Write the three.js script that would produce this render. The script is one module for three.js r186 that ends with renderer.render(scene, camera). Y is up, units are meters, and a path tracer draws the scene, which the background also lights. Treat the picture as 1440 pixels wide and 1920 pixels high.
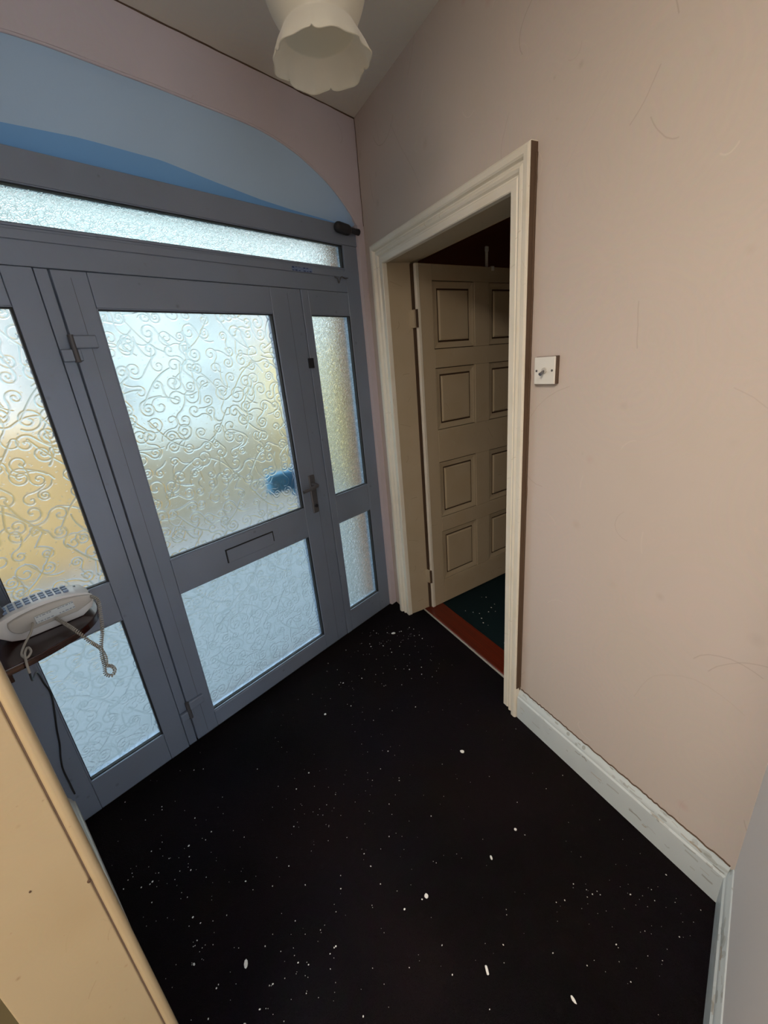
import * as THREE from 'three';
import { RoundedBoxGeometry } from 'three/addons/geometries/RoundedBoxGeometry.js';
import { RectAreaLightUniformsLib } from 'three/addons/lights/RectAreaLightUniformsLib.js';
import { mergeGeometries, mergeVertices, toCreasedNormals } from 'three/addons/utils/BufferGeometryUtils.js';

// ───────────────────────── camera, sky, sun, exposure
const scene = new THREE.Scene();
const camera = new THREE.PerspectiveCamera(102.4352, 1440 / 1920, 0.03, 200);
camera.position.set(-1.820, 1.537, 1.674);
camera.quaternion.setFromRotationMatrix(new THREE.Matrix4().makeBasis(
  new THREE.Vector3(0.65734, -0.08654, 0.74861), new THREE.Vector3(0.30793, 0.93752, -0.16200), new THREE.Vector3(-0.68781, 0.33701, 0.64291)));
scene.add(camera);

const SKY_STRENGTH = 3.1, EXPOSURE = 1.74, HALL_FILL = 14.5;  // the hall fill drives an added panel out of view
{ // evenly overcast sky: three times as bright overhead as at the horizon, the same all the way round
  const W = 64, H = 128, d = new Float32Array(W * H * 4);
  for (let y = 0; y < H; y++) for (let x = 0; x < W; x++) {
    const up = Math.max(0, Math.sin(((y + 0.5) / H - 0.5) * Math.PI)), k = (1 + 2 * up) / 3, o = (y * W + x) * 4;
    d[o] = 0.90 * k; d[o + 1] = 0.98 * k; d[o + 2] = 1.08 * k; d[o + 3] = 1;
  }
  const t = new THREE.DataTexture(d, W, H, THREE.RGBAFormat, THREE.FloatType);
  t.mapping = THREE.EquirectangularReflectionMapping; t.magFilter = THREE.LinearFilter; t.needsUpdate = true;
  scene.background = t; scene.backgroundIntensity = SKY_STRENGTH;
}

const renderer = new THREE.WebGLRenderer({ antialias: true });
renderer.toneMapping = THREE.LinearToneMapping;
renderer.toneMappingExposure = EXPOSURE;
renderer.shadowMap.enabled = true;

// ───────────────────────── helpers
let seed = 7;
const rnd = () => { seed = (seed * 1664525 + 1013904223) >>> 0; return seed / 4294967296; };
const rr = (a, b) => a + (b - a) * rnd();
const used = new Map();
function numbered(name) { const n = used.get(name) || 0; used.set(name, n + 1); return n ? `${name}_${String(n).padStart(3, '0')}` : name; }
function shadows(m) { m.castShadow = true; m.receiveShadow = true; return m; }
function tag(o, label, category, group, kind) {
  if (label) o.userData.label = label;
  if (category) o.userData.category = category;
  if (group) o.userData.group = group;
  if (kind) o.userData.kind = kind;
  return o;
}
function part(name, geo, mat, parent, label) {
  const m = shadows(new THREE.Mesh(geo, mat)); m.name = numbered(name); parent.add(m);
  if (label) m.userData.label = label;
  return m;
}
function thing(name, label, category, pos = [0, 0, 0], ry = 0, kind) {
  const g = new THREE.Group(); g.name = numbered(name); g.position.set(...pos); g.rotation.y = ry; scene.add(g);
  return tag(g, label, category, null, kind);
}
function struct(name, geo, mat, label) { return tag(part(name, geo, mat, scene), label, null, null, 'structure'); }
// box between corners, edges rounded by r; uv in metres by the dominant axis
function box(x0, x1, y0, y1, z0, z1, r = 0) {
  const w = x1 - x0, h = y1 - y0, d = z1 - z0;
  const g = r > 0 ? new RoundedBoxGeometry(w, h, d, 2, Math.min(r, w / 2.01, h / 2.01, d / 2.01)) : new THREE.BoxGeometry(w, h, d);
  g.translate((x0 + x1) / 2, (y0 + y1) / 2, (z0 + z1) / 2);
  return metreUV(g);
}
function metreUV(g) {
  const p = g.attributes.position, n = g.attributes.normal, uv = new Float32Array(p.count * 2);
  for (let i = 0; i < p.count; i++) {
    const ax = Math.abs(n.getX(i)), ay = Math.abs(n.getY(i)), az = Math.abs(n.getZ(i));
    const x = p.getX(i), y = p.getY(i), z = p.getZ(i);
    if (ax >= ay && ax >= az) { uv[2 * i] = z; uv[2 * i + 1] = y; } else if (ay >= az) { uv[2 * i] = x; uv[2 * i + 1] = z; } else { uv[2 * i] = x; uv[2 * i + 1] = y; }
  }
  g.setAttribute('uv', new THREE.BufferAttribute(uv, 2));
  return g;
}
const merge = (list) => mergeGeometries(list.map((g) => { const c = g.index ? g.toNonIndexed() : g.clone(); for (const k of Object.keys(c.attributes)) if (!['position', 'normal', 'uv'].includes(k)) c.deleteAttribute(k); if (!c.attributes.uv) c.setAttribute('uv', new THREE.BufferAttribute(new Float32Array(c.attributes.position.count * 2), 2)); return c; }));
function tube(pts, r, seg = 60, rad = 8) {
  return new THREE.TubeGeometry(new THREE.CatmullRomCurve3(pts.map((p) => new THREE.Vector3(...p))), seg, r, rad, false);
}
// a strip of cross-section loops joined up and capped, with crisp edges
function loft(rings, crease = 0.5) {
  const pos = [], n = rings[0].length;
  const tri = (a, b, c) => pos.push(...a, ...b, ...c);
  for (let i = 0; i + 1 < rings.length; i++) for (let j = 0; j < n; j++) {
    const a = rings[i][j], b = rings[i][(j + 1) % n], c = rings[i + 1][(j + 1) % n], d = rings[i + 1][j];
    tri(a, b, c); tri(a, c, d);
  }
  for (const [ring, flip] of [[rings[0], true], [rings[rings.length - 1], false]]) {
    const tris = THREE.ShapeUtils.triangulateShape(flat2(ring), []);
    for (const [a, b, c] of tris) flip ? tri(ring[a], ring[c], ring[b]) : tri(ring[a], ring[b], ring[c]);
  }
  let g = new THREE.BufferGeometry(); g.setAttribute('position', new THREE.Float32BufferAttribute(pos, 3));
  g.computeVertexNormals();
  g = toCreasedNormals(g, crease);
  return metreUV(g);
}
function flat2(ring) { // a planar loop in two of its own axes
  const p = ring.map((q) => new THREE.Vector3(...q)), o = p[0];
  let nrm = new THREE.Vector3();
  for (let i = 0; i < p.length; i++) nrm.add(new THREE.Vector3().crossVectors(p[i].clone().sub(o), p[(i + 1) % p.length].clone().sub(o)));
  nrm.normalize();
  const u = new THREE.Vector3(Math.abs(nrm.x) < 0.9 ? 1 : 0, Math.abs(nrm.x) < 0.9 ? 0 : 1, 0).cross(nrm).normalize(), v = nrm.clone().cross(u);
  return p.map((q) => new THREE.Vector2(q.clone().sub(o).dot(u), q.clone().sub(o).dot(v)));
}
const hexN = (h) => new THREE.Color(h);
function std(color, roughness = 0.6, o = {}) { return new THREE.MeshStandardMaterial({ color, roughness, ...o }); }
const lin = (r, g, b) => new THREE.Color().setRGB(r, g, b);

// ───────────────────────── computed textures (surface wear and grain only)
function canvasTex(w, h, draw, srgb = true, mx = 1, my = 1) {
  const c = document.createElement('canvas'); c.width = w; c.height = h;
  draw(c.getContext('2d'), w, h);
  const t = new THREE.CanvasTexture(c);
  t.wrapS = t.wrapT = THREE.RepeatWrapping; t.magFilter = THREE.LinearFilter;
  if (srgb) t.colorSpace = THREE.SRGBColorSpace;
  t.repeat.set(1 / mx, 1 / my);            // uv are metres: the picture covers mx by my metres
  return t;
}
function blotches(g, w, h, n, rMin, rMax, colors, aMax) {
  for (let i = 0; i < n; i++) {
    const x = rnd() * w, y = rnd() * h, r = rr(rMin, rMax), a = rnd() * aMax, c = colors[Math.floor(rnd() * colors.length)];
    for (const [dx, dy] of [[0, 0], [w, 0], [-w, 0], [0, h], [0, -h]]) {
      const gr = g.createRadialGradient(x + dx, y + dy, 0, x + dx, y + dy, r);
      gr.addColorStop(0, `rgba(${c},${a})`); gr.addColorStop(1, `rgba(${c},0)`);
      g.fillStyle = gr; g.fillRect(x + dx - r, y + dy - r, 2 * r, 2 * r);
    }
  }
}
function scratches(g, w, h, n, len, color, aMax, lw) {
  for (let i = 0; i < n; i++) {
    let x = rnd() * w, y = rnd() * h, t = rnd() * 6.28;
    g.strokeStyle = `rgba(${color},${rr(0.2, 1) * aMax})`; g.lineWidth = rr(0.5, 1) * lw; g.beginPath(); g.moveTo(x, y);
    const k = 6 + Math.floor(rnd() * 8), L = rr(0.3, 1) * len / k, bend = rr(-0.25, 0.25);
    for (let j = 0; j < k; j++) { t += bend + rr(-0.15, 0.15); x += Math.cos(t) * L; y += Math.sin(t) * L; g.lineTo(x, y); }
    g.stroke();
  }
}
const wallMap = canvasTex(1400, 1846, (g, w, h) => {      // 2.0 x 2.637 m of old pink emulsion
  g.fillStyle = 'rgb(209,199,193)'; g.fillRect(0, 0, w, h);
  blotches(g, w, h, 240, 40, 220, ['213,202,198', '202,194,182', '213,200,199', '206,198,190'], 0.28);
  blotches(g, w, h, 90, 3, 16, ['170,150,135', '196,140,140', '150,135,125'], 0.22);
  scratches(g, w, h, 60, 120, '120,100,88', 0.32, 1.6);
  scratches(g, w, h, 14, 260, '110,85,70', 0.3, 1.4);
  scratches(g, w, h, 30, 60, '232,222,214', 0.5, 2);
}, true, 2.0, 2.637);
const wallBump = canvasTex(512, 512, (g, w, h) => {
  g.fillStyle = 'rgb(128,128,128)'; g.fillRect(0, 0, w, h);
  blotches(g, w, h, 500, 6, 40, ['165,165,165', '95,95,95'], 0.3);
  blotches(g, w, h, 1500, 1, 5, ['180,180,180', '80,80,80'], 0.35);
}, false, 0.6, 0.6);
const frontMap = canvasTex(1400, 640, (g, w, h) => {       // wall over the front door, x 0..2 m, y from 2.1 m up
  g.fillStyle = 'rgb(212,204,214)'; g.fillRect(0, 0, w, h);
  blotches(g, w, h, 120, 30, 160, ['218,208,216', '200,196,206', '210,200,200'], 0.3);
  scratches(g, w, h, 16, 90, '130,110,105', 0.28, 1.4);
}, true, 2.0, 0.9);
const ceilMap = canvasTex(512, 512, (g, w, h) => {
  g.fillStyle = 'rgb(228,226,220)'; g.fillRect(0, 0, w, h);
  blotches(g, w, h, 200, 20, 90, ['232,230,222', '218,214,204', '224,222,216'], 0.35);
}, true, 1.4, 1.4);
const skirtMap = canvasTex(1400, 140, (g, w, h) => {       // worn white gloss with grey scuffs
  g.fillStyle = 'rgb(208,219,224)'; g.fillRect(0, 0, w, h);
  blotches(g, w, h, 60, 10, 70, ['216,226,230', '194,205,212'], 0.4);
  for (let i = 0; i < 90; i++) {
    const x = rnd() * w, y = Math.pow(rnd(), 1.5) * h * 0.75, L = rr(6, 46);
    g.strokeStyle = `rgba(${rnd() < 0.7 ? '128,128,122' : '150,128,104'},${rr(0.15, 0.6)})`; g.lineWidth = rr(1, 6);
    g.beginPath(); g.moveTo(x, y); g.lineTo(x + L * 0.6, y + rr(-3, 3)); g.lineTo(x + L, y + rr(-5, 5)); g.stroke();
  }
  for (let i = 0; i < 26; i++) { const x = rnd() * w; g.fillStyle = `rgba(126,128,122,${rr(0.2, 0.5)})`; g.beginPath(); g.ellipse(x, rr(4, 30), rr(5, 20), rr(2, 7), rr(-0.2, 0.2), 0, 6.3); g.fill(); }
}, true, 1.4, 0.16);
const gripMap = canvasTex(512, 512, (g, w, h) => {         // cream gloss with grime
  g.fillStyle = 'rgb(238,234,222)'; g.fillRect(0, 0, w, h);
  blotches(g, w, h, 160, 10, 70, ['240,236,224', '226,216,194', '230,225,210'], 0.4);
  scratches(g, w, h, 26, 60, '120,96,66', 0.35, 1.6);
}, true, 0.7, 0.7);
const boardMap = canvasTex(700, 1400, (g, w, h) => {
  g.fillStyle = 'rgb(222,204,170)'; g.fillRect(0, 0, w, h);
  blotches(g, w, h, 200, 20, 120, ['232,212,174', '212,188,148', '222,202,166'], 0.3);
  blotches(g, w, h, 60, 2, 7, ['150,118,84', '176,130,96'], 0.5);
  scratches(g, w, h, 20, 70, '140,108,76', 0.35, 1.6);
}, true, 0.35, 0.7);
const carpetMap = canvasTex(1024, 1024, (g, w, h) => {
  g.fillStyle = 'rgb(22,16,19)'; g.fillRect(0, 0, w, h);
  blotches(g, w, h, 120, 60, 240, ['8,6,8', '24,16,17', '14,15,26', '7,6,7', '26,20,15'], 0.5);
  blotches(g, w, h, 16000, 0.8, 2.4, ['40,34,38', '3,2,4', '30,28,40'], 0.5);
  blotches(g, w, h, 160, 3, 9, ['60,56,56', '50,48,54'], 0.2);
}, true, 1.3, 1.3);
const pileBump = canvasTex(512, 512, (g, w, h) => {
  g.fillStyle = 'rgb(110,110,110)'; g.fillRect(0, 0, w, h);
  blotches(g, w, h, 16000, 1, 3.2, ['225,225,225', '20,20,20'], 0.8);
}, false, 0.25, 0.25);
const woodMap = (base, dark, len) => canvasTex(512, 256, (g, w, h) => {
  g.fillStyle = `rgb(${base})`; g.fillRect(0, 0, w, h);
  for (let i = 0; i < 220; i++) {
    const y = rnd() * h; g.strokeStyle = `rgba(${dark},${rr(0.05, 0.4)})`; g.lineWidth = rr(0.6, 3); g.beginPath(); g.moveTo(0, y);
    for (let x = 0; x <= w; x += 32) g.lineTo(x, y + Math.sin(x * 0.012 + i) * 4); g.stroke();
  }
}, true, len, len / 2);
const aluBump = canvasTex(256, 256, (g, w, h) => {
  g.fillStyle = 'rgb(128,128,128)'; g.fillRect(0, 0, w, h);
  for (let i = 0; i < 300; i++) { g.fillStyle = `rgba(${rnd() < 0.5 ? '170,170,170' : '86,86,86'},0.25)`; g.fillRect(rnd() * w, 0, 1, h); }
}, false, 0.1, 0.4);
const aluMap = canvasTex(512, 512, (g, w, h) => {
  g.fillStyle = 'rgb(138,150,170)'; g.fillRect(0, 0, w, h);
  blotches(g, w, h, 140, 20, 110, ['146,158,178', '130,138,150', '134,150,174'], 0.35);
  blotches(g, w, h, 50, 2, 6, ['80,78,76', '128,128,128'], 0.35);
}, true, 0.8, 0.8);
// moulded glass: raised scroll lines on an obscured sheet (relief of a few tenths of a millimetre)
const scrollDraw = (g, w, h) => {
  g.fillStyle = 'rgb(40,40,40)'; g.fillRect(0, 0, w, h);
  const px = w / 0.72;
  const stroke = (pts, lw, v) => {
    for (const [k, a] of [[1.9, 0.22], [1.35, 0.35], [0.8, 0.6], [0.4, 0.8]]) {
      g.strokeStyle = `rgba(${v},${v},${v},${a})`; g.lineWidth = lw * k; g.lineCap = g.lineJoin = 'round';
      for (const dx of [-w, 0, w]) for (const dy of [-h, 0, h]) { g.beginPath(); pts.forEach(([x, y], i) => (i ? g.lineTo(x + dx, y + dy) : g.moveTo(x + dx, y + dy))); g.stroke(); }
    }
  };
  const scroll = (x, y, size, dir, turns, hand) => {            // a curl that runs out into a tail
    const pts = [];
    for (let i = 0; i <= 44; i++) { const t = i / 44, a = dir + hand * t * turns * 6.283, r = size * (0.12 + 0.88 * t); pts.push([x + Math.cos(a) * r, y + Math.sin(a) * r]); }
    const [ex, ey] = pts[44], ea = dir + hand * turns * 6.283 + hand * 1.57, b = hand * rr(-0.9, 0.25);
    let tx = ex, ty = ey, ta = ea;
    for (let i = 0; i < 16; i++) { ta += b * 0.1; ta += b * 0.08; tx += Math.cos(ta) * size * 0.15; ty += Math.sin(ta) * size * 0.15; pts.push([tx, ty]); }
    return pts;
  };
  for (let i = 0; i < 900; i++) stroke([[0, 0], [1, 1]].map(() => [rnd() * w, rnd() * h]).slice(0, 1).flatMap(([x, y]) => { const a = rnd() * 6.28, l = rr(6, 16); return [[x, y], [x + Math.cos(a) * l, y + Math.sin(a) * l]]; }), 5, 105);
  const N = 12;
  for (let iy = 0; iy < N; iy++) for (let ix = 0; ix < N; ix++) {
    const x = (ix + 0.5 + rr(-0.3, 0.3)) * w / N, y = (iy + 0.5 + rr(-0.3, 0.3)) * h / N;
    stroke(scroll(x, y, rr(0.017, 0.034) * px, rnd() * 6.28, rr(1.0, 1.9), rnd() < 0.5 ? 1 : -1), rr(0.0030, 0.0048) * px, 210);
  }
  // the bigger double arcs that meet in diamonds
  for (const [cx, cy] of [[0.25, 0.25], [0.75, 0.25], [0.25, 0.75], [0.75, 0.75]]) for (const [sx, sy] of [[1, 1], [-1, 1], [1, -1], [-1, -1]]) {
    const pts = []; for (let i = 0; i <= 20; i++) { const t = i / 20; pts.push([(cx + sx * (0.03 + 0.17 * t)) * w, (cy + sy * (0.21 - 0.17 * t - 0.03 * Math.sin(t * 3.14))) * h]); }
    stroke(pts, 0.0042 * px, 220);
  }
};
// the etched lines hold a little more of the light than the sheet between them
const etched = (draw, size, m, k) => [canvasTex(size, size, draw, false, m, m), (t) => canvasTex(size, size, (g, w, h) => {
  const src = t.image.getContext('2d').getImageData(0, 0, w, h), d = src.data;
  for (let i = 0; i < d.length; i += 4) { const v = 1 - k * Math.max(0, d[i] - 40) / 215; d[i] = 246 * v; d[i + 1] = 252 * (1 - (1 - v) * 0.85); d[i + 2] = 250 * (1 - (1 - v) * 0.9); }
  g.putImageData(src, 0, 0);
}, true, m, m)];
const [scrollBump, scrollMake] = etched(scrollDraw, 2048, 0.72, 0.14), scrollTint = scrollMake(scrollBump);
const [faintBump, faintMake] = etched((g, w, h) => { scrollDraw(g, w, h); blotches(g, w, h, 160, 15, 80, ['190,190,190', '20,20,20'], 0.4); }, 1024, 0.72, 0.11), faintTint = faintMake(faintBump);
const stippleDraw = (g, w, h) => {       // fine wormy obscured glass
  g.fillStyle = 'rgb(60,60,60)'; g.fillRect(0, 0, w, h);
  for (let i = 0; i < 2600; i++) {
    let x = rnd() * w, y = rnd() * h, t = rnd() * 6.28; const b = rr(-0.6, 0.6);
    for (const [k, a] of [[9, 0.3], [5, 0.6]]) {
      let X = x, Y = y, T = t; g.strokeStyle = `rgba(205,205,205,${a})`; g.lineWidth = k; g.lineCap = 'round'; g.beginPath(); g.moveTo(X, Y);
      for (let j = 0; j < 6; j++) { T += b; X += Math.cos(T) * 8; Y += Math.sin(T) * 8; g.lineTo(X, Y); } g.stroke();
    }
  }
};
const [stippleBump, stippleMake] = etched(stippleDraw, 1024, 0.3, 0.24), stippleTint = stippleMake(stippleBump);

// ───────────────────────── materials
const M = {
  wall: std(0xffffff, 0.75, { map: wallMap, bumpMap: wallBump, bumpScale: 0.002 }),
  wallLit: std(lin(0.92, 0.89, 0.90), 0.7, { bumpMap: wallBump, bumpScale: 0.002 }),  // wall paint made paler, door light put into its colour
  front: std(0xffffff, 0.8, { map: frontMap, bumpMap: wallBump, bumpScale: 0.002 }),
  soffit: std(lin(0.50, 0.70, 0.95), 0.7, { bumpMap: wallBump, bumpScale: 0.002 }),  // blue haze over the door put into the plaster colour
  recess: std(lin(0.22, 0.50, 0.93), 0.7, { bumpMap: wallBump, bumpScale: 0.002 }),  // stronger blue of the same haze, put into this plaster
  ceiling: std(0xffffff, 0.9, { map: ceilMap }),
  carpet: new THREE.MeshPhysicalMaterial({ color: 0xffffff, roughness: 1, specularIntensity: 0.2, map: carpetMap, bumpMap: pileBump, bumpScale: 0.004 }),
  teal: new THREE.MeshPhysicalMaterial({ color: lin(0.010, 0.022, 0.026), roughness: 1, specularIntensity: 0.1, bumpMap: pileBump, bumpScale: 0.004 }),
  skirt: std(0xffffff, 0.35, { map: skirtMap }),
  cream: std(0xffffff, 0.38, { map: gripMap }),
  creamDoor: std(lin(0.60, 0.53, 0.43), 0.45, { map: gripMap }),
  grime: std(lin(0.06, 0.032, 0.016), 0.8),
  raw: std(lin(0.11, 0.07, 0.045), 0.85),
  board: std(lin(0.47, 0.45, 0.41), 0.45, { map: boardMap }),
  whitePaint: std(lin(0.78, 0.78, 0.72), 0.35),
  alu: std(0xffffff, 0.42, { map: aluMap, metalness: 0.25, bumpMap: aluBump, bumpScale: 0.0003 }),
  aluDark: std(lin(0.12, 0.12, 0.13), 0.5, { metalness: 0.3 }),
  gasket: std(lin(0.018, 0.02, 0.024), 0.6),
  black: std(lin(0.02, 0.022, 0.028), 0.45),
  chrome: std(lin(0.20, 0.20, 0.22), 0.35, { metalness: 0.6 }),
  red: std(0xffffff, 0.35, { map: woodMap('112,34,14', '50,12,4', 0.6) }),
  mahogany: std(0xffffff, 0.22, { map: woodMap('58,22,16', '18,5,4', 0.5) }),
  darkWall: std(lin(0.36, 0.14, 0.06), 0.9),
  plastic: std(lin(0.84, 0.85, 0.86), 0.32),
  plasticShade: std(lin(0.58, 0.57, 0.54), 0.35),
  labelPaper: std(lin(0.72, 0.78, 0.82), 0.6),
  key: std(lin(0.26, 0.36, 0.54), 0.4),
  cordGrey: std(lin(0.42, 0.40, 0.36), 0.5),
  cordBlack: std(lin(0.015, 0.015, 0.017), 0.5),
  switchWhite: std(lin(0.82, 0.82, 0.79), 0.3),
  shadedPattress: std(lin(0.10, 0.065, 0.045), 0.6),  // shade on the box side is put into this dark brown
  shade: new THREE.MeshPhysicalMaterial({ color: lin(0.76, 0.745, 0.66), roughness: 0.85, transmission: 0.45, thickness: 0, side: THREE.DoubleSide, clearcoat: 0.6, clearcoatRoughness: 0.15 }),
  flake: std(lin(0.80, 0.80, 0.78), 0.9),
  glassScroll: new THREE.MeshPhysicalMaterial({ color: lin(0.97, 0.99, 0.98), map: scrollTint, roughness: 0.25, transmission: 1, thickness: 0.006, ior: 1.5, bumpMap: scrollBump, bumpScale: 0.0014 }),
  glassFaint: new THREE.MeshPhysicalMaterial({ color: lin(0.78, 0.90, 0.94), map: faintTint, roughness: 0.25, transmission: 1, thickness: 0.006, ior: 1.5, bumpMap: scrollBump, bumpScale: 0.0012 }),
  glassStipple: new THREE.MeshPhysicalMaterial({ color: lin(0.90, 1.0, 1.0), roughness: 0.24, transmission: 1, thickness: 0.006, ior: 1.5, map: stippleTint, bumpMap: stippleBump, bumpScale: 0.0009 }),
  glassClear: new THREE.MeshPhysicalMaterial({ color: lin(0.98, 0.98, 0.98), roughness: 0.02, transmission: 1, thickness: 0, ior: 1.5 }),
  paving: std(lin(0.19, 0.21, 0.23), 0.9),
  terrace: std(lin(0.62, 0.60, 0.55), 0.9),  // unseen ground kept pale to bounce light up onto the ceiling
  ochre: std(lin(0.66, 0.62, 0.60), 0.9),
  render: std(lin(0.60, 0.70, 0.70), 0.9),
  roofTile: std(lin(0.16, 0.10, 0.08), 0.9),
  darkPane: std(lin(0.05, 0.06, 0.08), 0.1),
  hedge: std(lin(0.80, 0.56, 0.22), 0.9),
  hedgeYellow: std(lin(0.80, 0.66, 0.30), 0.9),
  gardenWall: std(lin(0.46, 0.46, 0.34), 0.9),
  blueGate: std(lin(0.05, 0.24, 0.42), 0.8),
  brick: std(lin(0.30, 0.16, 0.10), 0.9),
  oliveFloor: std(lin(0.10, 0.085, 0.04), 0.9),
  hallFloor: std(0xffffff, 0.5, { map: woodMap('196,160,118', '150,110,70', 1.2) }),
  hallWall: std(lin(0.78, 0.70, 0.58), 0.85),
};

// ───────────────────────── plan: front wall on z = 0 (x = -u), right wall leaves the corner at 68.77 degrees
const TH = 68.7709 * Math.PI / 180, CEIL = 2.637, WT = 0.19;
const N = [Math.sin(TH), Math.cos(TH)], E2 = [-Math.cos(TH), Math.sin(TH)];
const RY = -(Math.PI - TH);                                   // local x along the right wall, local z into the room
const rw = (s, y, p) => [E2[0] * s - N[0] * p, y, E2[1] * s - N[1] * p];
const K = 1.957;                                              // length of the right wall
const OPEN0 = 0.209, OPEN1 = 1.078, OPENH = 2.0;

// floors
{
  const sh = new THREE.Shape(); // carpet of the vestibule: up to the threshold line in the doorway
  const pts = [[-1.99, -0.06], rw(-0.15, 0, -0.112), rw(K + 0.05, 0, -0.112)].map((p) => (p.length === 3 ? [p[0], p[2]] : p));
  pts.push([-1.15, 1.9], [-1.99, 1.9]);
  pts.forEach(([x, z], i) => (i ? sh.lineTo(x, -z) : sh.moveTo(x, -z)));
  const g = new THREE.ExtrudeGeometry(sh, { depth: 0.05, bevelEnabled: false }); g.rotateX(-Math.PI / 2); g.translate(0, -0.05, 0);
  struct('floor', g, M.carpet, 'near-black worn carpet of the entrance hall scattered with white crumbs');
  struct('floor_2', box(-3.6, -0.6, -0.05, 0, 1.9, 3.75), M.hallFloor, 'pale wooden floor of the hall behind');
  const s2 = new THREE.Shape();
  [rw(-0.3, 0, -0.113), rw(2.6, 0, -0.113), rw(2.6, 0, -3.2), rw(-0.9, 0, -3.2)].forEach((p, i) => (i ? s2.lineTo(p[0], -p[2]) : s2.moveTo(p[0], -p[2])));
  const g2 = new THREE.ExtrudeGeometry(s2, { depth: 0.05, bevelEnabled: false }); g2.rotateX(-Math.PI / 2); g2.translate(0, -0.052, 0);
  struct('floor_3', g2, M.teal, 'dark teal carpet of the unlit room beyond the open inner door');
}
struct('ceiling', box(-3.6, 4.2, CEIL, CEIL + 0.2, -0.25, 3.75), M.ceiling, 'off-white plaster ceiling of the entrance hall');

// front wall: plaster face on z = 0.02 with a flat arch over the door frame, recess under it coloured with blue haze
const ARCH = [[-0.058, 2.2], [-0.085, 2.235], [-0.148, 2.290], [-0.215, 2.337], [-0.296, 2.377], [-0.375, 2.409], [-0.457, 2.431], [-0.55, 2.447], [-0.648, 2.4535], [-0.852, 2.4555], [-0.96, 2.4565]];
const archFull = [...ARCH, ...ARCH.slice(0, -1).reverse().map(([x, y]) => [-1.905 - x, y])];
const LOW = [[-0.058, 2.2], [-0.138, 2.222], [-0.383, 2.229], [-0.55, 2.239], [-0.75, 2.260], [-0.951, 2.284], [-1.198, 2.285], [-1.396, 2.271], [-1.62, 2.250], [-1.847, 2.2]];
{
  const sh = new THREE.Shape();
  sh.moveTo(0.2, CEIL); sh.lineTo(-1.99, CEIL); sh.lineTo(-1.99, 2.2);
  for (const [x, y] of [...archFull].reverse()) sh.lineTo(x, y);
  sh.lineTo(0.2, 2.2); sh.closePath();
  const g = new THREE.ExtrudeGeometry(sh, { depth: 0.12, bevelEnabled: false, curveSegments: 12 });
  g.translate(0, 0, -0.10);
  const uv = g.attributes.uv; for (let i = 0; i < uv.count; i++) uv.setXY(i, uv.getX(i), uv.getY(i) - 2.0);
  const w = struct('wall_front', merge([g, box(-0.0525, 0.14, 0, 2.2, -0.01, 0.019)]), M.front, 'lilac plaster wall above the front door, ending in a flat arch');
  // coved recess from the arch edge back and down to the frame head
  const lowAt = (x) => { const m = x; for (let i = 0; i + 1 < LOW.length; i++) if (m <= LOW[i][0] && m >= LOW[i + 1][0]) { const t = (LOW[i][0] - m) / (LOW[i][0] - LOW[i + 1][0]); return LOW[i][1] + t * (LOW[i + 1][1] - LOW[i][1]); } return 2.2; };
  const curve = new THREE.CatmullRomCurve3(archFull.map(([x, y]) => new THREE.Vector3(x, y, 0)), false, 'centripetal');
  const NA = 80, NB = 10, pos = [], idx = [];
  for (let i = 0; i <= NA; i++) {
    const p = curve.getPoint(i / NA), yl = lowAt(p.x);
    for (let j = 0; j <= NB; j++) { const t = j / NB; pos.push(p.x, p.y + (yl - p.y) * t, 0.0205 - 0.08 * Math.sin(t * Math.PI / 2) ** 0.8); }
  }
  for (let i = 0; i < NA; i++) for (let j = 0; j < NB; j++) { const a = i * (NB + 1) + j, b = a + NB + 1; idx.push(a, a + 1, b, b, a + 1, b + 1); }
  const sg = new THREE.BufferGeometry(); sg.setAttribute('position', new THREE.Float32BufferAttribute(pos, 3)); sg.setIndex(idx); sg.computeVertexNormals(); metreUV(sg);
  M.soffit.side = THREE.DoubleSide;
  part('hazed_soffit', sg, M.soffit, w, 'coved plaster under the arch, blue haze put into its colour');
  // raised bead of plaster along the arch edge
  part('arch_edge', new THREE.TubeGeometry(new THREE.CatmullRomCurve3(archFull.map(([x, y]) => new THREE.Vector3(x, y, 0.019)), false, 'centripetal'), 90, 0.0045, 6), M.front, w);
  part('hazed_infill', box(-1.95, 0.0, 2.1935, 2.5, -0.09, -0.0595), M.recess, w, 'plaster strip over the frame head with blue haze put into its colour');
  // cracked joint to the ceiling
  const cr = []; for (let i = 0; i <= 40; i++) { const x = -1.85 + 1.86 * i / 40; cr.push([x, CEIL - 0.001 + rr(-0.002, 0.001), 0.021 + rr(-0.001, 0.001)]); }
  part('ceiling_crack', tube(cr, 0.0028, 160, 5), M.raw, w, 'dark crack along the ceiling joint');
}
struct('wall_outer', merge([box(-3.8, 4.4, 2.1935, 6.2, -0.25, -0.0905), box(-0.05, 4.4, -0.05, 2.1935, -0.25, 0.0), box(-3.8, -1.875, -0.05, 2.1935, -0.25, 0.0), box(-3.8, 4.4, 2.84, 6.2, -0.0905, 3.8)]), M.brick, 'outer brickwork of the house around and above the entrance');

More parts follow.
